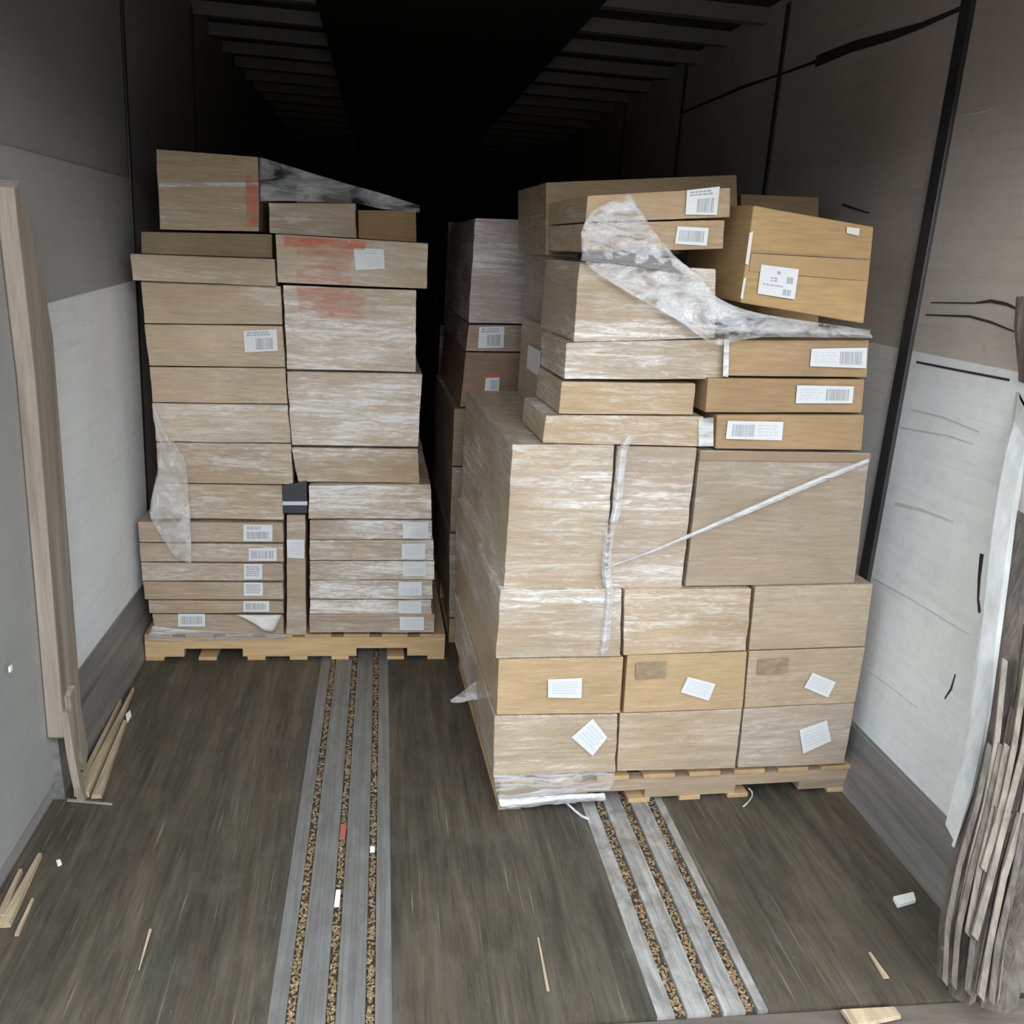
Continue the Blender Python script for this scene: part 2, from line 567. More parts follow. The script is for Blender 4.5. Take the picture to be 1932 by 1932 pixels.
mark([(1650, 1092), (1720, 1130), (1800, 1180), (1830, 1198)], [.003, .005, .004, .002], 'scuff')
mark([(1640, 1265), (1690, 1303), (1730, 1334)], [.002, .003, .002], 'scuff')
mark([(1690, 950), (1740, 962), (1800, 985)], [.010, .008, .004], 'scuff')
mark([(1815, 216), (1850, 212), (1870, 205)], [.003, .004, .002], 'scuff')
mark([(1690, 340), (1760, 365)], [.002, .002], 'scuff')


# ---------------------------------------------------------------- cartons
def hexbody(name, c8, mat, origin, parent=None, cuts=5, amp=0.0022, bevel=0.003, film=0.0):
    og = Vector(origin)
    bm = bmesh.new()
    vs = [bm.verts.new(Vector(v) - og) for v in c8]
    for f in HEX:
        bm.faces.new([vs[i] for i in f])
    bmesh.ops.recalc_face_normals(bm, faces=bm.faces)
    bmesh.ops.subdivide_edges(bm, edges=bm.edges[:], cuts=cuts, use_grid_fill=True)
    bm.normal_update()
    if film > 0.2:
        amp2 = 0.0016 + 0.0022 * min(film, 1.2)
    sd = Vector((random.uniform(-9, 9), random.uniform(-9, 9), random.uniform(-9, 9)))
    for v in bm.verts:
        d = noise.noise(v.co * 5 + sd) * amp
        if film > 0.2:                              # film pulled in flat wrinkles around the load
            q = Vector((v.co.x * 3.2, v.co.y * 3.2, v.co.z * 17)) + sd
            d += noise.noise(q) * amp2 + noise.noise(Vector((q.x * 2.1, q.y * 2.1, q.z * 2.3))) * amp2 * 0.45
        v.co += v.normal * d * (1.0 - abs(v.normal.z)) ** 0.5
    for f in bm.faces:
        f.smooth = True
    me = bpy.data.meshes.new(name)
    bm.to_mesh(me)
    bm.free()
    o = link(name, me, mat, parent, og)
    o['_og'] = tuple(og)
    md = o.modifiers.new('bevel', 'BEVEL')
    md.width = bevel
    md.segments = 2
    md.limit_method = 'ANGLE'
    md.angle_limit = 1.0
    md.harden_normals = True
    return o


CARTONS = []


def carton(label, q, face=None, off=0.0, depth=0.95, wrap=0.5, tint=(0.36, 0.235, 0.125), group=None, amp=0.0025, cat='box'):
    """q: four picture corners TL TR BR BL of the front, standing off in front of the stack plane"""
    f = face or FL
    fr = [f.at(px, py, off) for px, py in q]
    bk = [p + f.n * depth for p in fr]
    og = (fr[2] + fr[3] + bk[2] + bk[3]) / 4
    c8 = [fr[3], fr[2], fr[1], fr[0], bk[3], bk[2], bk[1], bk[0]]
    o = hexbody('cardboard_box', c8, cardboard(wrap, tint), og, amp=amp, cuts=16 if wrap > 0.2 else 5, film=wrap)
    tag(o, label, cat, group)
    o['_f'] = 0
    return o, f, off


def plate(name, q3, n, thick, mat, parent):
    """thin plate on four 3D corners, thickening along n"""
    return obj(name, list(q3) + [p + n * thick for p in q3], [(0, 1, 2, 3), (7, 6, 5, 4), (0, 4, 5, 1), (1, 5, 6, 2), (2, 6, 7, 3), (3, 7, 4, 0)], mat, parent, origin=(q3[0] + q3[2]) / 2)


def sticker3(parent, q3, n, style='bars', mat='paper', ink='ink'):
    lb = plate('shipping_label', q3, n, 0.0008, M[mat], parent)
    vs, fs = [], []

    def cell(s0, s1, r0, r1):
        k_ = len(vs)
        c = [bil(q3, s0, r0), bil(q3, s1, r0), bil(q3, s1, r1), bil(q3, s0, r1)]
        vs.extend([p + n * 0.0009 for p in c] + [p + n * 0.0013 for p in c])
        fs.extend([tuple(i + k_ for i in f) for f in ((0, 1, 2, 3), (7, 6, 5, 4), (0, 4, 5, 1), (1, 5, 6, 2), (2, 6, 7, 3), (3, 7, 4, 0))])

    def bars(s0, s1, r0, r1, cnt):
        x = s0
        st = (s1 - s0) / cnt
        for i in range(cnt):
            w_ = st * random.uniform(0.3, 0.75)
            cell(x, x + w_, r0, r1)
            x += st

    def lines(s0, s1, r0, r1, cnt):
        st = (r1 - r0) / cnt
        for i in range(cnt):
            x = s0
            while x < s1 - 0.05:
                e = min(s1, x + random.uniform(0.04, 0.13))
                cell(x, e, r0 + st * i, r0 + st * (i + .55))
                x = e + 0.025

    if style == 'bars':
        bars(0.12, 0.88, 0.42, 0.86, 16)
        lines(0.12, 0.6, 0.1, 0.32, 2)
    elif style == 'lr':            # text left, code right
        bars(0.52, 0.93, 0.18, 0.84, 14)
    elif style == 'rl':
        bars(0.10, 0.50, 0.18, 0.84, 14)
    elif style == 'big':
        bars(0.1, 0.9, 0.2, 0.82, 15)
    elif style == 'text':
        lines(0.12, 0.88, 0.15, 0.85, 5)
    elif style == 'mixed':
        bars(0.35, 0.9, 0.38, 0.9, 10)
        lines(0.1, 0.8, 0.08, 0.3, 2)
    elif style == 'addr':
        lines(0.3, 0.5, 0.38, 0.55, 2)
        lines(0.1, 0.7, 0.62, 0.7, 1)
        bars(0.72, 0.9, 0.3, 0.52, 6)
        bars(0.66, 0.88, 0.72, 0.92, 7)
        cell(0.45, 0.53, 0.15, 0.25)
    if style not in ('addr',):
        pass
    o = obj('barcode', vs, fs, M[ink], lb, origin=(q3[0] + q3[2]) / 2)
    if style in ('lr', 'rl'):
        vs, fs = [], []
        lines(0.06 if style == 'lr' else 0.56, 0.46 if style == 'lr' else 0.92, 0.18, 0.84, 4)
        obj('printed_lines', vs, fs, M['ink_pale'], lb, origin=(q3[0] + q3[2]) / 2)
    return lb


def sticker(bx, q, style='bars', mat='paper', ink='ink', lift=0.006):
    o, f, off = bx
    if len(q) == 2:
        (x0, y0), (x1, y1) = q
        q = [(x0, y0), (x1, y0), (x1, y1), (x0, y1)]
    return sticker3(o, [f.at(a, b_, off + lift) for a, b_ in q], -f.n, style, mat, ink)


def patch(bx, q, name, mk, lift=0.0055, thick=0.0006):
    o, f, off = bx
    return plate(name, [f.at(a, b_, off + lift) for a, b_ in q], -f.n, thick, M[mk], o)


# ---------------------------------------------------------------- pallets
def pallet(label, f, pa, pb, depth, H, nb, off=0.0, notch=((0.125, 0.315), (0.695, 0.87)), ends=(0.03, .2, .36, .5, .64, .83, .97), mk='pallet'):
    w = (pb - pa).dot(f.u)
    og = pa + f.u * w / 2 + f.n * depth / 2
    og.z = 0
    root = bpy.data.objects.new('wooden_pallet', None)
    COL.objects.link(root)
    root.location = og
    root['_og'] = tuple(og)
    tag(root, label, 'pallet', 'wooden pallets')
    bt = 0.015

    def bx(u0, u1, v0, v1, z0, z1):
        P = lambda u, v, z: Vector((pa.x, pa.y, 0)) + f.u * u + f.n * v + Vector((0, 0, z))
        return [P(u0, v0, z0), P(u1, v0, z0), P(u1, v0, z1), P(u0, v0, z1), P(u0, v1, z0), P(u1, v1, z0), P(u1, v1, z1), P(u0, v1, z1)]

    for v in (0.0, depth / 2 - 0.019, depth - 0.038):
        z0, z1 = bt, H - bt
        zn = z0 + (z1 - z0) * 0.42
        segs = [0.0]
        for a, b_ in notch:
            segs += [a * w, b_ * w]
        segs.append(w)
        lst = [bx(0, w, v, v + 0.038, zn, z1)]
        for i in range(0, len(segs), 2):
            lst.append(bx(segs[i], segs[i + 1], v, v + 0.038, z0, zn))
        boxes('stringer', lst, M[mk], root, origin=og)
    n = nb
    for i in range(n):
        bw = w / n * 0.72
        u = (w - bw) * i / (n - 1)
        boxes('deck_board', [bx(u, u + bw, -0.004, depth + 0.004, H - bt, H)], M['pallet_dark'], root, origin=og, bevel=0.002)
    for u in ends:
        bw = 0.07
        uu = min(max(0.0, u * w - bw / 2), w - bw)
        boxes('bottom_board', [bx(uu, uu + bw, -0.004, depth + 0.004, 0.0, bt)], M['pallet'], root, origin=og, bevel=0.002)
    return root


pallet('pale pine pallet under the wrapped stack on the left', FL, LA, LB, 0.98, 0.112, 8)
pallet('film-edged pine pallet under the taller leaning stack on the right', FR, RA, RB, 0.98, 0.098, 8,
       notch=((0.24, 0.40), (0.66, 0.85)), ends=(0.03, .385, .53, .67, .97), mk='pallet_grey')

# ---------------------------------------------------------------- left stack
G1 = 'film-wrapped cartons of the left stack'
T1 = (0.42, 0.295, 0.175)
T2 = (0.40, 0.29, 0.195)
T3 = (0.50, 0.375, 0.25)
A = carton('tall film-covered box crowning the left stack, red mark on its right edge', [(294, 281), (487, 296), (489, 437), (301, 433)], off=-0.03, depth=0.5, wrap=0.35, tint=T1, group=G1)
patch(A, [(463, 330), (486, 322), (487, 425), (466, 428)], 'red_tape', 'red')
patch(A, [(300, 345), (487, 344), (487, 352), (300, 353)], 'film_edge', 'film')
B = carton('small shiny wrapped box on top of left stack, right of the tall one', [(505, 382), (671, 384), (672, 449), (508, 440)], off=-0.04, depth=0.4, wrap=1.4, tint=T2, group=G1)
C_ = carton('plain brown unwrapped box at the right end of the left stack top', [(675, 396), (785, 397), (786, 457), (676, 450)], off=-0.10, depth=0.4, wrap=0.0, tint=(0.25, 0.165, 0.08), group=G1)
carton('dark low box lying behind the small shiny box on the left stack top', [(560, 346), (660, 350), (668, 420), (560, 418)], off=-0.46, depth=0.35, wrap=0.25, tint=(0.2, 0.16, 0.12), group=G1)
# left column, from the top
carton('recessed dull brown box, upper left course just under the tall crowning box', [(266, 437), (513, 442), (514, 487), (267, 478)], off=-0.055, depth=0.85, wrap=0.12, tint=(0.27, 0.195, 0.115), group=G1)
D_ = carton('shallow pale box jutting out at the left, below the recessed dull one', [(246, 479), (518, 489), (521, 540), (250, 529)], off=0.03, depth=0.95, wrap=0.25, tint=(0.42, 0.31, 0.20), group=G1)
carton('unlabelled wrapped box below the jutting shallow one in the left column', [(266, 531), (529, 540), (533, 613), (272, 610)], wrap=0.45, tint=T3, group=G1)
E_ = carton('wrapped box with a single white label near the centre gap, upper left column', [(272, 612), (533, 615), (538, 693), (281, 690)], wrap=0.35, tint=T3, group=G1)
sticker(E_, [(459, 624), (522, 621), (524, 662), (462, 665)], 'mixed')
carton('plain wrapped box directly under the labelled upper one in the left column', [(281, 692), (538, 695), (543, 762), (287, 759)], wrap=0.4, tint=T3, group=G1)
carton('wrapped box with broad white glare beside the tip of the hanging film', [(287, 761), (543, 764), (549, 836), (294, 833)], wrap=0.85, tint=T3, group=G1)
carton('wrapped box half covered by the hanging film, higher of two', [(294, 835), (549, 838), (553, 914), (300, 911)], wrap=0.45, tint=T1, group=G1)
carton('wrapped box half covered by the hanging film, lower of two', [(292, 913), (533, 916), (535, 981), (284, 978)], wrap=0.45, tint=T1, group=G1)
# right column
H_ = carton('wrapped box with orange-red tape and a tilted white label, upper right column', [(520, 442), (808, 459), (806, 545), (524, 533)], off=0.03, depth=0.95, wrap=1.0, tint=T3, group=G1)
patch(H_, [(536, 446), (690, 455), (688, 472), (536, 464)], 'red_tape', 'red')
patch(H_, [(560, 468), (664, 474), (662, 538), (560, 532)], 'red_tape', 'redpink')
sticker(H_, [(667, 468), (724, 470), (726, 507), (671, 510)], 'mixed', ink='ink_pale', lift=0.005)
I_ = carton('tall pinkish wrapped box right of the centre gap, under the red-taped one', [(534, 538), (785, 548), (784, 702), (541, 697)], wrap=0.95, tint=T3, group=G1)
patch(I_, [(560, 542), (690, 546), (688, 600), (566, 598)], 'red_tape', 'redpink')
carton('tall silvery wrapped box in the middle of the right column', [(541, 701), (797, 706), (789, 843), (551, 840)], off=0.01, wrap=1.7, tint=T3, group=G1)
carton('crumpled wrapped box with slanting creases above the black strap guard', [(552, 845), (789, 847), (792, 912), (562, 910)], wrap=0.75, tint=T1, group=G1, amp=0.012)
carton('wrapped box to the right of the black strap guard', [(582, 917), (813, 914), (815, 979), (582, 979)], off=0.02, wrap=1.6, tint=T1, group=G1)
# bottom courses: flat cartons
ys = [(985, 1023), (1025, 1060), (1062, 1096), (1098, 1131), (1133, 1157), (1159, 1196)]
xl = [260, 262, 266, 270, 279, 287]
lab = [(459, 990, 514, 1021, 'bars'), (469, 1034, 522, 1058, 'big'), (460, 1064, 495, 1093, 'text'), (460, 1099, 496, 1124, 'text'), (459, 1134, 508, 1154, 'big'), (336, 1158, 387, 1182, 'big')]
nm = ['uppermost', 'second', 'third', 'fourth', 'fifth', 'lowest']
where = ['with a clear barcode', 'with a wide grey barcode', 'with a squarish text label', 'with a smaller text label', 'with a short barcode strip', 'labelled near its left end']
for i in range(6):
    y0, y1 = ys[i]
    bx = carton('%s flat box, lower left of left stack, %s' % (nm[i], where[i]),
                [(xl[i], y0), (534, y0 + 2), (535, y1), (xl[i] + 3, y1)], off=0.02 if i < 5 else 0.005, wrap=0.45, tint=T2, group='flat cartons in the left foot of the left stack')
    a = lab[i]
    sticker(bx, [(a[0], a[1]), (a[2], a[3])], a[4], lift=0.006)
ys = [(982, 1018), (1020, 1057), (1059, 1094), (1096, 1130), (1132, 1158), (1160, 1194)]
xr = [815, 818, 820, 816, 814, 820]
lab = [(760, 985, 808, 1016), (758, 1026, 802, 1054), (760, 1061, 805, 1087), (752, 1098, 796, 1124), (752, 1134, 795, 1157), (754, 1164, 800, 1189)]
w2 = ['wearing a white label with a dark notch', 'with a washed-out label under glossy film', 'with a clearer barcode label', 'its pale label set slightly leftward', 'the thinnest one', 'just above the pallet']
for i in range(6):
    y0, y1 = ys[i]
    bx = carton('%s flat box, lower right of left stack, %s' % (nm[i], w2[i]),
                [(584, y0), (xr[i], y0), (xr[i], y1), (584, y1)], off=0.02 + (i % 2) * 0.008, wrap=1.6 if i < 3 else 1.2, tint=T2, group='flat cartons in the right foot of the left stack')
    a = lab[i]
    sticker(bx, [(a[0], a[1]), (a[2], a[3])], ['mixed', 'text', 'bars', 'bars', 'text', 'text'][i], ink='ink_pale', lift=0.006)
# narrow filler box on edge between the two columns
bx = carton('narrow upright box squeezed in the centre slot above the left pallet', [(541, 972), (576, 972), (578, 1198), (540, 1198)], off=0.0, depth=0.8, wrap=0.35, tint=T2, group=G1)
sticker(bx, [(541, 1018), (574, 1018), (574, 1054), (542, 1052)], 'text', ink='ink_pale', lift=0.005)
# black strap guard
gq = [FL.at(a, b_, 0.012) for a, b_ in ((532, 917), (579, 908), (580, 969), (534, 969))]
og = (gq[2] + gq[3]) / 2
g = hexbody('strap_guard', [gq[3], gq[2], gq[1], gq[0]] + [p + FL.n * 0.05 for p in (gq[3], gq[2], gq[1], gq[0])], M['black'], og, cuts=3, amp=0.001, bevel=0.004)
tag(g, 'black plastic guard wedged between the columns of the left stack', 'guard')
plate('strap', [FL.at(a, b_, 0.0145) for a, b_ in ((533, 946), (580, 946), (580, 953), (533, 953))], -FL.n, 0.001, M['ink_pale'], g)
# loose paper flap
fq = [(444, 1160), (531, 1160), (518, 1192), (480, 1177)]
vs, fs = [], []
for i in range(9):
    for j in range(5):
        p = bil([FL.at(a, b_, 0.035) for a, b_ in fq], i / 8, j / 4)
        vs.append(p - FL.n * (0.02 * math.sin(i / 8 * 3.1) * j / 4))
for i in range(8):
    for j in range(4):
        a = i * 5 + j
        fs.append((a, a + 5, a + 6, a + 1))
o = obj('paper_flap', vs, fs, M['paper_dull'], origin=FL.at(485, 1178, 0.035), smooth=True)
o.modifiers.new('solid', 'SOLIDIFY').thickness = 0.0012
tag(o, 'loose beige paper flap sticking out above the left pallet edge', 'paper')

# ---------------------------------------------------------------- right stack
G2 = 'cartons of the right stack'
U1 = (0.42, 0.285, 0.15)
U2 = (0.41, 0.295, 0.18)
Rr = lambda *a, **k: carton(*a, face=FR, **k)
# foot: three courses of three
q = [(933, 1351), (1166, 1348), (1161, 1456), (931, 1466)]
bx = Rr('bottom left box of the right stack, with a white diamond-set label', q, off=0.01, depth=0.97, wrap=0.9, tint=U2, group=G2)
sticker(bx, [(1118, 1356), (1146, 1391), (1118, 1426), (1078, 1391)], 'text', ink='ink_pale', lift=0.006)
bx = Rr('bottom middle box of the right stack, wrapped and without any label', [(1170, 1347), (1400, 1338), (1388, 1450), (1164, 1456)], off=0.01, depth=0.6, wrap=0.55, tint=U2, group=G2)
bx = Rr('bottom right box of the right stack, with a skewed white label', [(1404, 1337), (1612, 1327), (1594, 1441), (1392, 1449)], off=0.01, depth=0.6, wrap=0.35, tint=(0.40, 0.30, 0.215), group=G2)
sticker(bx, [(1508, 1377), (1560, 1359), (1568, 1398), (1515, 1422)], 'text', ink='ink_pale', lift=0.006)
bx = Rr('unwrapped box in the second course, left end, with an upright white label', [(941, 1243), (1177, 1240), (1170, 1346), (937, 1349)], off=0.012, depth=0.97, wrap=0.06, tint=(0.47, 0.32, 0.165), group=G2)
sticker(bx, [(1034, 1282), (1098, 1279), (1097, 1317), (1034, 1316)], 'text', ink='ink_pale', lift=0.006)
bx = Rr('unwrapped box in the second course, middle, with a tilted white label', [(1184, 1237), (1410, 1230), (1401, 1337), (1176, 1345)], off=0.012, depth=0.6, wrap=0.06, tint=(0.47, 0.32, 0.165), group=G2)
sticker(bx, [(1298, 1277), (1350, 1290), (1337, 1322), (1284, 1306)], 'text', ink='ink_pale', lift=0.006)
patch(bx, [(1200, 1251), (1257, 1249), (1255, 1279), (1199, 1282)], 'carton_print', 'print')
bx = Rr('second-course box at the right end, with a tilted label and faded print', [(1414, 1229), (1633, 1222), (1613, 1326), (1405, 1336)], off=0.012, depth=0.6, wrap=0.15, tint=(0.42, 0.30, 0.18), group=G2)
sticker(bx, [(1533, 1269), (1577, 1287), (1562, 1316), (1517, 1297)], 'text', ink='ink_pale', lift=0.006)
patch(bx, [(1431, 1244), (1488, 1241), (1485, 1269), (1428, 1273)], 'carton_print', 'print')
bx = Rr('silvery wrapped third-course box at the left end of the right stack', [(943, 1113), (1173, 1113), (1171, 1239), (936, 1242)], off=0.02, depth=0.97, wrap=0.95, tint=U2, group=G2)
bx = Rr('half glossy wrapped third-course box in the middle of the right stack', [(1179, 1113), (1418, 1111), (1408, 1228), (1176, 1237)], off=0.015, depth=0.6, wrap=0.55, tint=U1, group=G2)
bx = Rr('clean plain third-course box at the right end, dark gap on its left', [(1425, 1108), (1648, 1102), (1632, 1220), (1413, 1227)], off=0.012, depth=0.6, wrap=0.15, tint=(0.40, 0.30, 0.19), group=G2)
# tall course
bx = Rr('tall box covered in bright creased film at the left edge of the right stack', [(967, 839), (1160, 840), (1139, 1111), (950, 1111)], off=0.0, depth=0.95, wrap=0.85, tint=(0.40, 0.29, 0.18), group=G2)
bx = Rr('tall narrow streaky wrapped box between bright creased one and the plain one', [(1164, 841), (1315, 845), (1286, 1109), (1143, 1111)], off=-0.01, depth=0.6, wrap=0.55, tint=(0.37, 0.27, 0.19), group=G2)
bx = Rr('large smooth tall box crossed by the taut film strand', [(1322, 850), (1643, 855), (1612, 1100), (1293, 1107)], off=0.0, depth=0.6, wrap=0.28, tint=(0.33, 0.25, 0.175), group=G2)
patch(bx, [(1322, 852), (1643, 857), (1640, 872), (1320, 868)], 'carton_tape', 'tape_dull', thick=0.0004)
# left upper column
bx = Rr('glossy low box resting on the bright creased tall box', [(1030, 784), (1328, 786), (1328, 843), (1024, 836)], off=-0.01, depth=0.30, wrap=0.95, tint=U1, group=G2)
patch(bx, [(1318, 788), (1346, 788), (1346, 842), (1318, 842)], 'film_edge', 'film', lift=0.006)
bx = Rr('brown low box left of the dark slot, under the large fanned film', [(1060, 720), (1312, 724), (1307, 782), (1054, 781)], off=-0.02, depth=0.30, wrap=0.45, tint=U1, group=G2)
bx = Rr('silvery wrapped box at the left, level with the topmost bare flat box', [(1068, 647), (1366, 641), (1366, 716), (1064, 716)], off=-0.015, depth=0.30, wrap=0.95, tint=U2, group=G2)
bx = Rr('large crinkled wrapped box below the two labelled flat boxes', [(1094, 494), (1350, 508), (1350, 638), (1082, 645)], off=-0.03, depth=0.42, wrap=0.95, tint=U2, group=G2)
bx = Rr('lower of two flat boxes at the top, with a grey barcode label', [(1104, 421), (1368, 415), (1364, 469), (1101, 476)], off=-0.04, depth=0.42, wrap=0.3, tint=U1, group=G2)
sticker(bx, [(1278, 427), (1337, 430), (1333, 464), (1273, 460)], 'big', lift=0.006)
bx = Rr('upper of two flat boxes at the top, with a crumpled white label', [(1108, 369), (1379, 354), (1377, 410), (1104, 419)], off=-0.03, depth=0.42, wrap=0.3, tint=U1, group=G2)
sticker(bx, [(1296, 359), (1358, 352), (1352, 406), (1293, 405)], 'mixed', lift=0.006)
# bare flat boxes on the right
bx = Rr('topmost bare flat box on the right, its label at the far right end', [(1371, 642), (1640, 642), (1636, 712), (1369, 709)], off=0.01, depth=0.55, wrap=0.0, tint=(0.36, 0.245, 0.14), group=G2)
sticker(bx, [(1531, 658), (1636, 656), (1634, 695), (1528, 691)], 'lr', lift=0.006)
patch(bx, [(1366, 640), (1376, 640), (1374, 711), (1364, 710)], 'film_edge', 'film_thick', lift=0.008)
bx = Rr('middle bare flat box on the right, between its two labelled neighbours', [(1336, 713), (1631, 716), (1626, 779), (1331, 778)], off=0.0, depth=0.55, wrap=0.0, tint=(0.35, 0.235, 0.13), group=G2)
sticker(bx, [(1504, 727), (1611, 729), (1608, 761), (1501, 761)], 'lr', lift=0.006)
bx = Rr('lowest bare flat box on the right, its label at the left end', [(1353, 783), (1631, 783), (1626, 850), (1350, 847)], off=0.0, depth=0.55, wrap=0.0, tint=(0.35, 0.235, 0.13), group=G2)
sticker(bx, [(1373, 794), (1478, 796), (1475, 831), (1369, 828)], 'rl', lift=0.006)
# rear row of the right stack
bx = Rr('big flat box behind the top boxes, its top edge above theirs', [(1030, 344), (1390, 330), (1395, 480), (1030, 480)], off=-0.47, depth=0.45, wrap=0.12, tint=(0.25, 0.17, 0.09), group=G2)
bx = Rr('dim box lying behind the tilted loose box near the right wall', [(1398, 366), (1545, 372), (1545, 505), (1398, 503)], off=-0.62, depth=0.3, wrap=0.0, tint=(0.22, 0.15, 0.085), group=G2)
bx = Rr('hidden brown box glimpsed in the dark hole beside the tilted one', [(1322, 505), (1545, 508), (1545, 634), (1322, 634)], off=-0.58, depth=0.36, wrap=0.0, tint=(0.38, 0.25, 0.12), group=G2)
# side facing left: rear column of tall boxes
fs_ = FR


def rearbox(label, px_front, depth0, depth1, y_top, y_bot, width, wrap, tint):
    """box standing behind the left front column; px_front/y_* measured at its own front-left edge"""
    a, b_ = FR.at(px_front, y_top, -depth0), FR.at(px_front, y_bot, -depth0)
    b_ = Vector((a.x, a.y, b_.z))
    r_ = FR.u * width
    fr = [a, a + r_, b_ + r_, b_]
    bk = [p + FR.n * (depth1 - depth0) for p in fr]
    og = (fr[2] + fr[3] + bk[2] + bk[3]) / 4
    o = hexbody('cardboard_box', [fr[3], fr[2], fr[1], fr[0], bk[3], bk[2], bk[1], bk[0]], cardboard(wrap, tint), og)
    tag(o, label, 'box', G2)
    return o, fr, bk


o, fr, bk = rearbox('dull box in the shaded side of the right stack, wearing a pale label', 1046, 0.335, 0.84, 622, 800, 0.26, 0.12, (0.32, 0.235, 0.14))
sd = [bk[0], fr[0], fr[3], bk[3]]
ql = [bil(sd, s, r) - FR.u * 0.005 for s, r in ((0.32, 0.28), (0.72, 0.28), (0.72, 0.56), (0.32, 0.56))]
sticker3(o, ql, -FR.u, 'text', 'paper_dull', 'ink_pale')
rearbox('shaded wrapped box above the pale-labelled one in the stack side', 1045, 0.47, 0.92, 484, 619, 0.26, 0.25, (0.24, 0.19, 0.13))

# the tilted loose box
f2 = Face(FR.at(1422, 386, 0.02), FR.u)
fq = [(1422, 387), (1649, 428), (1630, 611), (1397, 571)]
fr = [FR.at(a, b_, 0.02) for a, b_ in fq]
bdir = (FR.n * 1.0 - FR.u * 0.02 + Vector((0, 0, -0.02))).normalized()
Lp = CAM + ray(1378, 402) * 1.0
# side runs back and slightly towards the stack
bk = [p + FR.n * 0.40 - FR.u * 0.012 + Vector((0, 0, 0.012)) for p in fr]
og = (fr[2] + fr[3] + bk[2] + bk[3]) / 4
o = hexbody('cardboard_box', [fr[3], fr[2], fr[1], fr[0], bk[3], bk[2], bk[1], bk[0]], cardboard(0.0, (0.40, 0.265, 0.125)), og, amp=0.003, bevel=0.004)
tag(o, 'large unwrapped box lying tilted on top of the right stack', 'box')
bx = (o, FR, 0.02)
patch(bx, [(1419, 474), (1640, 487), (1640, 489), (1419, 477)], 'flap_seam', 'print', lift=0.004, thick=0.0003)
patch(bx, [(1418, 478), (1641, 492), (1638, 530), (1414, 512)], 'carton_tape', 'tape', lift=0.0035, thick=0.0003)
sticker(bx, [(1436, 499), (1507, 508), (1499, 565), (1429, 554)], 'addr', lift=0.006)
patch(bx, [(1598, 428), (1622, 431), (1620, 445), (1597, 440)], 'torn_label', 'paper_dull', lift=0.005)
patch(bx, [(1414, 440), (1421, 436), (1412, 500), (1406, 498)], 'torn_label', 'paper_dull', lift=0.0045)
patch(bx, [(1403, 525), (1408, 523), (1401, 566), (1397, 562)], 'torn_label', 'paper_dull', lift=0.0045)

# ---------------------------------------------------------------- the stack between, further back
G3 = 'cartons of the dim stack further back'
Mm = lambda *a, **k: carton(*a, face=FM, **k)
pa = Vector((0.0, 3.58, 0))
pallet('shadowed pallet of the dim stack in the gap behind', FM, Vector((-0.01, 3.58, 0)), Vector((1.0, 3.60, 0)), 1.0, 0.11, 7)
Mm('silver film-covered box at the top of the dim stack in the gap', [(897, 412), (1090, 416), (1090, 612), (884, 610)], depth=1.0, wrap=1.8, tint=(0.46, 0.36, 0.32), group=G3)  # extra haze whitens the colour in place of film highlights
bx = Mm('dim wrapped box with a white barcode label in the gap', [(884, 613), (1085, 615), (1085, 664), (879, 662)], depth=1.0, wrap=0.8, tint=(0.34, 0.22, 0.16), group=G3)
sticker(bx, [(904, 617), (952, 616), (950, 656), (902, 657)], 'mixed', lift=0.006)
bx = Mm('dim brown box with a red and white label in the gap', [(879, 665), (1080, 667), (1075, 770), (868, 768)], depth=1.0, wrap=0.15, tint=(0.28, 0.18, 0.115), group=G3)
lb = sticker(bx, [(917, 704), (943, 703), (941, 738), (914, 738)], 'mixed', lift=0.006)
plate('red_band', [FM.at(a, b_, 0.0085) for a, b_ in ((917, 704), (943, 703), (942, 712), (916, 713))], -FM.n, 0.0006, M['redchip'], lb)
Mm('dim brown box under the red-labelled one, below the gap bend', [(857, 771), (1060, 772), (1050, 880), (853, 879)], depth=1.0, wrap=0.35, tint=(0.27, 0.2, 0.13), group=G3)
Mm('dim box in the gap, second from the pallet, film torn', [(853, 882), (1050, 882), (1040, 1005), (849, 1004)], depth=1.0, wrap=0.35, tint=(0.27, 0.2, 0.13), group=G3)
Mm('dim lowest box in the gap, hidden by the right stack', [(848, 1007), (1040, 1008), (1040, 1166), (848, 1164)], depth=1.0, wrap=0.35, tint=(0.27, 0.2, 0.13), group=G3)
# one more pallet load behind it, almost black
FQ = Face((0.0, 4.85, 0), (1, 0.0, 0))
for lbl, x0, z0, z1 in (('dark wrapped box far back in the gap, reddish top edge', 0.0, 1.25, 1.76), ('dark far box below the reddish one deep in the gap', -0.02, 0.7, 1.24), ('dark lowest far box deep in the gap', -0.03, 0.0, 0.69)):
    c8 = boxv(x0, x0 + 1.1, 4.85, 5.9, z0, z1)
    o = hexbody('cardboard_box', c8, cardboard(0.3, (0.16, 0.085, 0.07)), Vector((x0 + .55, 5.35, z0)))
    tag(o, lbl, 'box', 'dark cartons deep in the trailer')


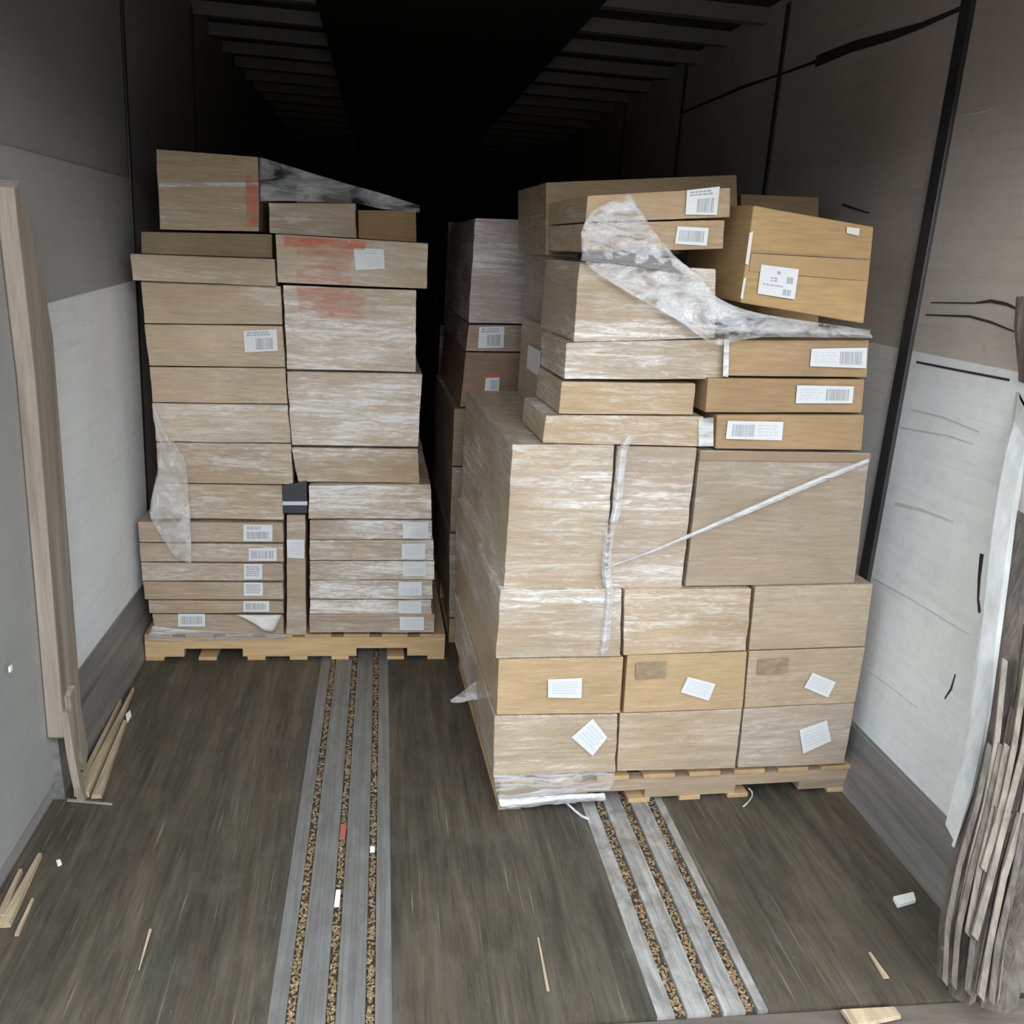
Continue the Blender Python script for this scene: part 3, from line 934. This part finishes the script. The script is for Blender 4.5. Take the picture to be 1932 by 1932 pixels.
# ---------------------------------------------------------------- stretch film hanging free of the boxes
def sheet(name, rows, mat, label, cat='plastic wrap', sub=2, amp=0.006, freq=14, face=FR, group=None, thick=0.0008):
    """rows of (px, py, off) -> smooth thin wrinkled sheet"""
    pts = [[face.at(a, b_, c_) for a, b_, c_ in r] for r in rows]
    nr, nc = len(pts), len(pts[0])
    K = 6
    vs, fs = [], []

    def cat4(p0, p1, p2, p3, t_):
        return 0.5 * ((2 * p1) + (p2 - p0) * t_ + (2 * p0 - 5 * p1 + 4 * p2 - p3) * t_ * t_ + (3 * p1 - p0 - 3 * p2 + p3) * t_ ** 3)

    def curve(ps, n_):
        out = []
        L = len(ps)
        for i in range(L - 1):
            p0, p1, p2, p3 = ps[max(i - 1, 0)], ps[i], ps[i + 1], ps[min(i + 2, L - 1)]
            for k_ in range(n_):
                out.append(cat4(p0, p1, p2, p3, k_ / n_))
        out.append(ps[-1])
        return out
    fine = [curve(r, K) for r in pts]
    cols = list(zip(*fine))
    cols = [curve(list(c_), K) for c_ in cols]
    nR, nC = len(cols[0]), len(cols)
    for c_ in cols:
        for p in c_:
            vs.append(p - face.n * (abs(noise.noise(p * freq)) * amp * 1.6))
    for i in range(nC - 1):
        for j in range(nR - 1):
            a = i * nR + j
            fs.append((a, a + nR, a + nR + 1, a + 1))
    og = sum(vs, Vector()) / len(vs)
    o = obj(name, vs, fs, mat, origin=og, smooth=True)
    md = o.modifiers.new('solid', 'SOLIDIFY')
    md.thickness = thick
    tag(o, label, cat, group)
    return o


# edge band pulled diagonally across the top of the right stack, then fanned flat under the tilted box
sheet('stretch_wrap', [
    [(1188, 364, .0), (1225, 424, .0), (1270, 480, .0), (1320, 522, .01), (1352, 560, .02), (1420, 588, .03), (1520, 605, .03), (1640, 622, .03)],
    [(1128, 392, .0), (1185, 452, .0), (1250, 512, .0), (1310, 552, .01), (1346, 585, .03), (1420, 602, .05), (1520, 615, .05), (1640, 628, .045)],
    [(1108, 410, .0), (1150, 470, .0), (1220, 536, .0), (1295, 582, .01), (1344, 622, .035), (1420, 622, .06), (1520, 626, .06), (1645, 633, .05)],
    [(1096, 440, .0), (1108, 500, .0), (1190, 556, .0), (1280, 606, .01), (1348, 650, .03), (1425, 637, .045), (1520, 636, .045), (1645, 637, .04)]],
    film_mat('pulled_film', 0.04, 0.70, (0.74, 0.74, 0.75), (9, 9, 22)), 'clear stretch film pulled diagonally down to below the tilted loose box', amp=0.012, freq=22)
# darker slack band below the two flat boxes
sheet('stretch_wrap', [
    [(1098, 474, .0), (1160, 476, .0), (1220, 480, .0), (1275, 492, .0)],
    [(1096, 492, .005), (1160, 497, .005), (1220, 506, .005), (1300, 520, .005)]],
    film_mat('slack_grey_film', 0.35, 0.9, (0.30, 0.29, 0.29), (6, 6, 70)), 'slack grey film band strung in the slot above the large crinkled box', amp=0.004)
# taut twisted strand
pts = [(1140, 1072), (1230, 1040), (1330, 998), (1430, 955), (1540, 908), (1640, 868)]
wd = [0.004, 0.007, 0.010, 0.013, 0.013, 0.010]
rows = [[(a, b_ - w_ * 400, .022) for (a, b_), w_ in zip(pts, wd)], [(a, b_, .03) for (a, b_), w_ in zip(pts, wd)], [(a, b_ + w_ * 500, .024) for (a, b_), w_ in zip(pts, wd)]]
sheet('stretch_wrap_strand', rows, M['film_thick'], 'taut twisted strand of film running diagonally across the right stack', amp=0.0)
rows = [[(a, b_ + 6, .02) for (a, b_) in pts], [(a, b_ + 20 + i * 8, .016) for i, (a, b_) in enumerate(pts)]]
# upright crease rope of film
pts = [(1186, 822), (1172, 850), (1166, 900), (1160, 960), (1146, 1010), (1140, 1075), (1146, 1120), (1142, 1170), (1134, 1238)]
rows = [[(a - 5, b_, .022) for a, b_ in pts], [(a + 2, b_, .036) for a, b_ in pts], [(a + 12, b_, .024) for a, b_ in pts]]
sheet('stretch_wrap_strand', rows, M['film'], 'upright gathered crease of film hanging down the front of the right stack', amp=0.003)
# skirt around the right pallet's left corner
rows = [[(931, 1462, .02), (990, 1462, .02), (1050, 1460, .02), (1110, 1458, .02), (1160, 1457, .018)],
        [(935, 1490, .026), (990, 1487, .026), (1050, 1483, .024), (1105, 1479, .022), (1158, 1475, .018)],
        [(940, 1510, .022), (990, 1506, .022), (1050, 1500, .020), (1105, 1494, .018), (1150, 1490, .016)]]
sheet('stretch_wrap', rows, film_mat('thin_skirt_film', 0.05, 0.5, scale=(8, 8, 50)), 'thin film skirt over the front edge of the right pallet', amp=0.003)
rows = [[(940, 1508, .02), (990, 1505, .02), (1050, 1500, .025), (1100, 1497, .025), (1140, 1496, .02)],
        [(943, 1520, .03), (990, 1516, .035), (1050, 1508, .04), (1100, 1505, .035), (1142, 1502, .025)],
        [(945, 1527, .012), (990, 1522, .014), (1050, 1516, .016), (1098, 1512, .014), (1142, 1509, .01)]]
sheet('stretch_wrap', rows, film_mat('white_crumpled_film', 0.7, 1.0, (0.82, 0.81, 0.82), (30, 30, 60)), 'white crumpled film roll at the foot of the right pallet', amp=0.006, freq=40)


def strand(name, px, r, mat, label, z=None):
    P = [on_axis(q_[0], q_[1], 2, q_[2]) for q_ in px]
    vs, fs, K = [], [], 6
    for i, p in enumerate(P):
        d = (P[min(i + 1, len(P) - 1)] - P[max(i - 1, 0)]).normalized()
        s_ = d.cross(Vector((0, 0, 1))).normalized()
        w_ = s_.cross(d)
        for k_ in range(K):
            an = k_ * 2 * math.pi / K
            vs.append(p + (s_ * math.cos(an) + w_ * math.sin(an)) * r)
    for i in range(len(P) - 1):
        for k_ in range(K):
            a_, b_ = i * K + k_, i * K + (k_ + 1) % K
            fs.append((a_, b_, b_ + K, a_ + K))
    fs += [tuple(range(K)), tuple((len(P) - 1) * K + k_ for k_ in range(K - 1, -1, -1))]
    o = obj(name, vs, fs, mat, origin=P[0], smooth=True)
    tag(o, label, 'plastic wrap')
    return o


strand('film_tail', [(1050, 1506, .016), (1070, 1516, .012), (1085, 1530, .006), (1098, 1540, .005), (1112, 1546, .005)], 0.004, M['film_thick'], 'twisted film tail trailing onto the floor before the right pallet')
strand('film_tail', [(1412, 1487, .018), (1419, 1494, .012), (1419, 1503, .007), (1412, 1513, .005), (1402, 1522, .005)], 0.0022, M['film_thick'], 'small curl of film on the floor under the right pallet middle')
# flag of film flying off the left side of the right stack
p0 = [[(898, 1286), (880, 1298), (862, 1313), (849, 1320)], [(905, 1302), (890, 1310), (868, 1320), (850, 1323)], [(905, 1322), (892, 1320), (872, 1325), (852, 1326)]]
fg = Face(FR.o + FR.n * 0.35, FR.u)
sheet('film_flap', [[(a, b_, 0.0) for a, b_ in r] for r in p0], M['film_tail'], 'pointed flap of film sticking out from the shaded side of the right stack', face=fg, amp=0.004)
# drape over the shaded upper side of the right stack
rows = []
for py, w_ in ((352, 0), (430, 6), (480, 14), (560, 18), (620, 8)):
    rows.append([(1098 - w_ * .2 - (py - 352) * .06, py, -0.05), (1062 - w_ * .5 - (py - 352) * .06, py, -0.30), (1022 - w_ - (py - 352) * 0.07, py, -0.70), (1002 - w_ - (py - 352) * 0.07, py, -0.95)])
side = Face(FR.at(1098, 420, 0), FR.n)


# hanging tail on the left stack
rows = [[(290, 768, .03), (293, 770, .035), (297, 774, .03)],
        [(293, 800, .035), (303, 805, .045), (315, 815, .03)],
        [(300, 845, .04), (322, 848, .06), (340, 850, .035)],
        [(298, 885, .04), (328, 885, .06), (352, 880, .035)],
        [(288, 930, .045), (325, 930, .065), (356, 930, .04)],
        [(284, 975, .05), (325, 978, .06), (360, 980, .045)],
        [(310, 1020, .045), (338, 1022, .055), (361, 1022, .045)],
        [(335, 1055, .04), (350, 1060, .045), (362, 1066, .04)]]
sheet('film_tail', rows, M['film_tail'], 'ragged grey tail of film hanging down the left stack by the wall', face=FL, amp=0.012, freq=20)
# film slope on top of the left stack
rows = [[(490, 296, -.02), (560, 318, -.06), (655, 347, -.10), (720, 365, -.10), (792, 388, -.10)],
        [(490, 330, -.02), (560, 345, -.05), (655, 368, -.06), (720, 380, -.09), (792, 394, -.09)],
        [(491, 380, -.02), (560, 380, -.03), (668, 384, -.03), (720, 394, -.085), (792, 402, -.085)]]
sheet('stretch_wrap', rows, M['film_dark'], 'sloping clear film strung from the tall box across the left stack top', face=FL, amp=0.006)
# film skirt above the left pallet
rows = [[(288, 1180, .03), (330, 1186, .03), (400, 1190, .03), (470, 1194, .03), (540, 1196, .028)],
        [(280, 1198, .035), (330, 1200, .03), (400, 1202, .025), (470, 1203, .02), (540, 1203, .02)],
        [(277, 1208, .02), (330, 1209, .018), (400, 1208, .012), (470, 1208, .010), (540, 1207, .010)]]
sheet('stretch_wrap', rows, M['film'], 'loose film hem over the left end of the left pallet', face=FL, amp=0.004)


# ---------------------------------------------------------------- broken wood along the walls
def slab(name, prof, mat, label, cat, face_axis, val, thick, dirn, parent=None):
    """outline in picture points on a wall-parallel plane, thickened along dirn"""
    P = [on_axis(a, b_, face_axis, val) for a, b_ in prof]
    n = len(P)
    vs = P + [p + dirn * thick for p in P]
    fs = [tuple(range(n)), tuple(range(2 * n - 1, n - 1, -1))] + [(i, (i + 1) % n, (i + 1) % n + n, i + n) for i in range(n)]
    og = sum(P, Vector()) / n
    og.z = min(p.z for p in P)
    o = obj(name, vs, fs, mat, parent, origin=og)
    if not parent:
        tag(o, label, cat)
    return o


pv = [(-XW + .01, 2.41, 1.70), (-XW + .01, 2.445, 1.25), (-XW + .01, 2.44, 0.22), (-XW + .01, 2.47, 0.20), (-XW + .01, 2.53, .17), (-XW + .01, 2.60, .2), (-XW + .01, 2.60, 1.33), (-XW + .01, 2.565, 1.47), (-XW + .01, 2.51, 1.60), (-XW + .01, 2.45, 1.72)]
P = [Vector(p) for p in pv]
n = len(P)
vs = P + [p + Vector((0.045, 0, 0)) for p in P]
fs = [tuple(range(n)), tuple(range(2 * n - 1, n - 1, -1))] + [(i, (i + 1) % n, (i + 1) % n + n, i + n) for i in range(n)]
post = obj('wooden_post', vs, fs, M['post'], origin=(-XW + .03, 2.5, 0.0), bevel=0.004)
tag(post, 'weathered brown wooden post against the left wall, broken at its foot', 'post')
ribbon('splinter', [Vector((-XW + .05, 2.49, .34)), Vector((-XW + .052, 2.52, .22)), Vector((-XW + .055, 2.54, .10)), Vector((-XW + .055, 2.53, .06))], [.05, .07, .06, .01], M['post'], None, 0.02, Vector((1, 0, 0)))
sp = bpy.data.objects['splinter']
sp.parent = post
sp.matrix_parent_inverse = Matrix.Translation(-post.location)
ribbon('splinter', [Vector((-XW + .05, 2.455, .30)), Vector((-XW + .06, 2.45, .16)), Vector((-XW + .07, 2.45, .06)), Vector((-XW + .075, 2.46, .003))], [.03, .028, .026, .02], M['post'], None, 0.02, Vector((1, 0, 0)))
sp = bpy.data.objects['splinter.001']
sp.parent = post
sp.matrix_parent_inverse = Matrix.Translation(-post.location)


def splint(label, lines_, mat, name='wood_splinter'):
    """flat splintered batten on the floor: several tapering slivers, one thing"""
    vs, fs = [], []
    for (x0, y0, x1, y1, w0, w1, h) in lines_:
        a, b_ = on_axis(x0, y0, 2, 0), on_axis(x1, y1, 2, 0)
        d = (b_ - a).normalized()
        s_ = Vector((-d.y, d.x, 0))
        n_ = len(vs)
        z = Vector((0, 0, h))
        e = Vector((0, 0, 0.002))
        vs += [a - s_ * w0 / 2 + e, a + s_ * w0 / 2 + e, a + s_ * w0 / 2.4 + z, a - s_ * w0 / 2.4 + z, b_ - s_ * w1 / 2 + e, b_ + s_ * w1 / 2 + e, b_ + s_ * w1 / 2.4 + z * .7 + e, b_ - s_ * w1 / 2.4 + z * .7 + e]
        fs += [tuple(i + n_ for i in f) for f in HEX]
    og = sum(vs, Vector()) / len(vs)
    og.z = 0
    o = obj(name, vs, fs, mat, origin=og)
    tag(o, label, 'wood piece')
    return o


splint('long split pale batten lying along the left wall before the pallet',
       [(158, 1506, 252, 1305, .035, .006, .022), (182, 1508, 236, 1365, .030, .012, .016), (145, 1504, 228, 1330, .016, .008, .028)], M['batten'])
splint('short split pale batten lying at the left edge of the picture, near the camera',
       [(8, 1752, 76, 1618, .030, .010, .018), (2, 1740, 40, 1650, .02, .01, .022), (32, 1768, 62, 1700, .010, .006, .010)], M['batten'])
splint('thin dark stick on the floor at the near end of the long batten', [(128, 1512, 212, 1520, .008, .004, .008)], M['post'])
splint('thin pale sliver alone on the left floor boards', [(262, 1832, 284, 1755, .003, .008, .003)], M['batten'])
splint('pale sliver scraped along the floor between the two metal strips', [(1015, 1770, 1034, 1872, .004, .008, .003)], M['batten'])
splint('pale splinter at the lower right of the floor near the torn wall', [(1640, 1800, 1672, 1848, .006, .016, .006)], M['batten'])
splint('pale tan board fragment on the rear sill at the bottom edge', [(1596, 1926, 1692, 1914, .05, .03, .012)], M['batten'], 'board_fragment')


def scrap(name, q, h, mat, label, cat):
    P = [on_axis(a, b_, 2, 0.002) for a, b_ in q]
    vs = P + [p + Vector((0, 0, h)) for p in P]
    n_ = len(P)
    fs = [tuple(range(n_)), tuple(range(2 * n_ - 1, n_ - 1, -1))] + [(i, (i + 1) % n_, (i + 1) % n_ + n_, i + n_) for i in range(n_)]
    o = obj(name, vs, fs, mat, origin=sum(P, Vector()) / n_, bevel=0.001)
    tag(o, label, cat)


scrap('paper_scrap', [(1684, 1698), (1722, 1689), (1727, 1704), (1693, 1714)], 0.012, M['white'], 'white scrap on the floor beside the right kick plate', 'scrap')
scrap('paper_scrap', [(106, 1626), (114, 1624), (117, 1632), (109, 1636)], 0.006, M['white'], 'tiny white scrap on the floor by the broken post', 'scrap')
scrap('paper_scrap', [(237, 1350), (246, 1342), (248, 1352), (240, 1366)], 0.006, M['white'], 'white chip resting on the long split batten', 'scrap')
scrap('paper_scrap', [(634, 1680), (643, 1680), (640, 1712), (630, 1712)], 0.003, M['white'], 'white sliver in the middle groove of the left metal strip', 'scrap')
scrap('paper_scrap', [(698, 1598), (707, 1598), (707, 1609), (698, 1609)], 0.003, M['white'], 'tiny white bit in the right groove of the left metal strip', 'scrap')
scrap('plastic_scrap', [(643, 1556), (654, 1556), (651, 1584), (640, 1584)], 0.003, M['redchip'], 'dull red scrap in the middle groove of the left metal strip', 'scrap')
# little fixings on the left wall
o = boxes('wall_plug', [(-XW + .008, -XW + .014, 2.13, 2.145, .40, .415)], M['white'], origin=(-XW, 2.14, .40), bevel=0.002)
pw = on_axis(12, 1266, 0, -XW + .012)
o.location = pw
tag(o, 'small white plug in the grey left wall near the camera', 'plug')

# torn plywood bulging off the right wall
tp = bpy.data.objects.new('torn_plywood', None)
COL.objects.link(tp)
tpo = Vector((1.15, 1.75, 0))
tp.location = tpo
tp['_og'] = tuple(tpo)
tag(tp, 'torn grey brown plywood lining peeling off the right wall beside the camera', 'plywood')


def dep(py):
    return 2.04 - max(0.0, py - 760) / 1090.0 * 0.47


def peel(name, left, right, mk, thick, push=0.0, waves=0.0):
    """strip between two picture polylines, at the depth of the peeling lining"""
    n_ = 14

    def res(pl, t_):
        # piecewise linear in py-order
        k_ = t_ * (len(pl) - 1)
        i = min(int(k_), len(pl) - 2)
        f = k_ - i
        return (pl[i][0] + (pl[i + 1][0] - pl[i][0]) * f, pl[i][1] + (pl[i + 1][1] - pl[i][1]) * f)
    vs, fs = [], []
    for i in range(n_ + 1):
        t_ = i / n_
        a, b_ = res(left, t_), res(right, t_)
        pa_, pb_ = on_axis(a[0], a[1], 1, dep(a[1]) - push), on_axis(b_[0], b_[1], 1, dep(b_[1]) - push - 0.03)
        md_ = (pa_ + pb_) / 2 - Vector((0, 0.02 + waves * noise.noise(Vector((0, 0, t_ * 6 + a[0])) * 1.0), 0))
        for p in (pa_, md_, pb_):
            p.z = max(p.z, 0.004)
            p.x = min(p.x, XW - 0.012)
        bk_ = Vector((0.0, thick, 0.0))
        vs += [pa_, md_, pb_, pb_ + bk_, md_ + bk_, pa_ + bk_]
    for i in range(n_):
        for j in range(6):
            a, b_ = i * 6 + j, i * 6 + (j + 1) % 6
            fs.append((a, b_, b_ + 6, a + 6))
    fs += [tuple(range(6)), tuple(n_ * 6 + j for j in range(5, -1, -1))]
    o = obj(name, vs, fs, M[mk], tp, origin=tpo)
    return o


peel('white_face', [(1930, 740), (1893, 870), (1872, 1000), (1856, 1150), (1840, 1300), (1818, 1440), (1788, 1560)],
     [(1960, 800), (1920, 950), (1905, 1080), (1885, 1230), (1866, 1370), (1842, 1480), (1800, 1600)], 'ply_white', 0.01)
peel('torn_ply', [(1915, 960), (1895, 1130), (1878, 1280), (1858, 1400), (1832, 1510), (1800, 1620), (1778, 1740), (1772, 1846)],
     [(1950, 980), (1935, 1140), (1918, 1290), (1898, 1420), (1870, 1540), (1840, 1650), (1812, 1760), (1792, 1846)], 'torn', 0.012, 0.01, 0.01)
peel('pale_fibre', [(1905, 1330), (1880, 1440), (1848, 1560), (1812, 1680), (1776, 1790)], [(1908, 1332), (1886, 1443), (1852, 1563), (1818, 1683), (1779, 1794)], 'torn_pale', 0.004, 0.035)
peel('torn_ply', [(1935, 1180), (1915, 1330), (1895, 1450), (1868, 1570), (1835, 1690), (1805, 1800), (1795, 1880)],
     [(1990, 1180), (1975, 1330), (1950, 1450), (1925, 1570), (1890, 1690), (1860, 1800), (1840, 1890)], 'torn', 0.012, 0.03, 0.015)
peel('pale_fibre', [(1928, 1395), (1905, 1480), (1886, 1560), (1862, 1660), (1838, 1780), (1822, 1870)], [(1932, 1397), (1911, 1483), (1890, 1563), (1868, 1663), (1842, 1783), (1827, 1872)], 'torn_pale', 0.004, 0.06)
peel('torn_ply', [(1945, 1330), (1930, 1450), (1905, 1560), (1885, 1690), (1866, 1800), (1850, 1900)],
     [(2010, 1330), (2000, 1450), (1985, 1560), (1960, 1690), (1940, 1800), (1920, 1900)], 'torn', 0.012, 0.05, 0.02)
peel('pale_fibre', [(1905, 1600), (1888, 1690), (1868, 1790), (1856, 1880)], [(1925, 1600), (1912, 1690), (1896, 1790), (1886, 1880)], 'torn_pale', 0.004, 0.085)
peel('pale_fibre', [(1920, 1290), (1926, 1330), (1915, 1400)], [(1930, 1285), (1938, 1330), (1926, 1402)], 'torn_pale', 0.004, 0.06)
peel('torn_ply', [(1922, 560), (1918, 620), (1928, 720)], [(1950, 556), (1950, 620), (1950, 730)], 'torn', 0.01)

_rnd = random.Random(3)
EL = [(1878, 1240), (1858, 1400), (1832, 1510), (1800, 1620), (1778, 1740), (1772, 1846)]
ER = [(2000, 1240), (1985, 1400), (1960, 1540), (1930, 1660), (1900, 1790), (1880, 1890)]
for i in range(11):
    u0 = 0.06 + 0.74 * i / 10 + _rnd.uniform(-.03, .03)
    u1 = u0 + _rnd.uniform(-.08, .08)
    a0 = _rnd.randint(0, 2)
    a1 = min(5, a0 + _rnd.randint(2, 4))
    lf, rg = [], []
    for j in range(a0, a1 + 1):
        u = u0 + (u1 - u0) * (j - a0) / (a1 - a0) + _rnd.uniform(-.03, .03)
        x, y = EL[j][0] + (ER[j][0] - EL[j][0]) * u, EL[j][1] + (ER[j][1] - EL[j][1]) * u
        w_ = _rnd.uniform(1.5, 4.2) * (0.3 if j in (a0, a1) else 1)
        lf.append((x - w_ / 2, y))
        rg.append((x + w_ / 2, y + 1))
    peel('fibre', lf, rg, 'torn_pale' if i % 2 else 'torn', 0.003, 0.055 + 0.05 * u0)

for o in bpy.data.objects:
    for k_ in ('_og', '_f'):
        if k_ in o:
            del o[k_]
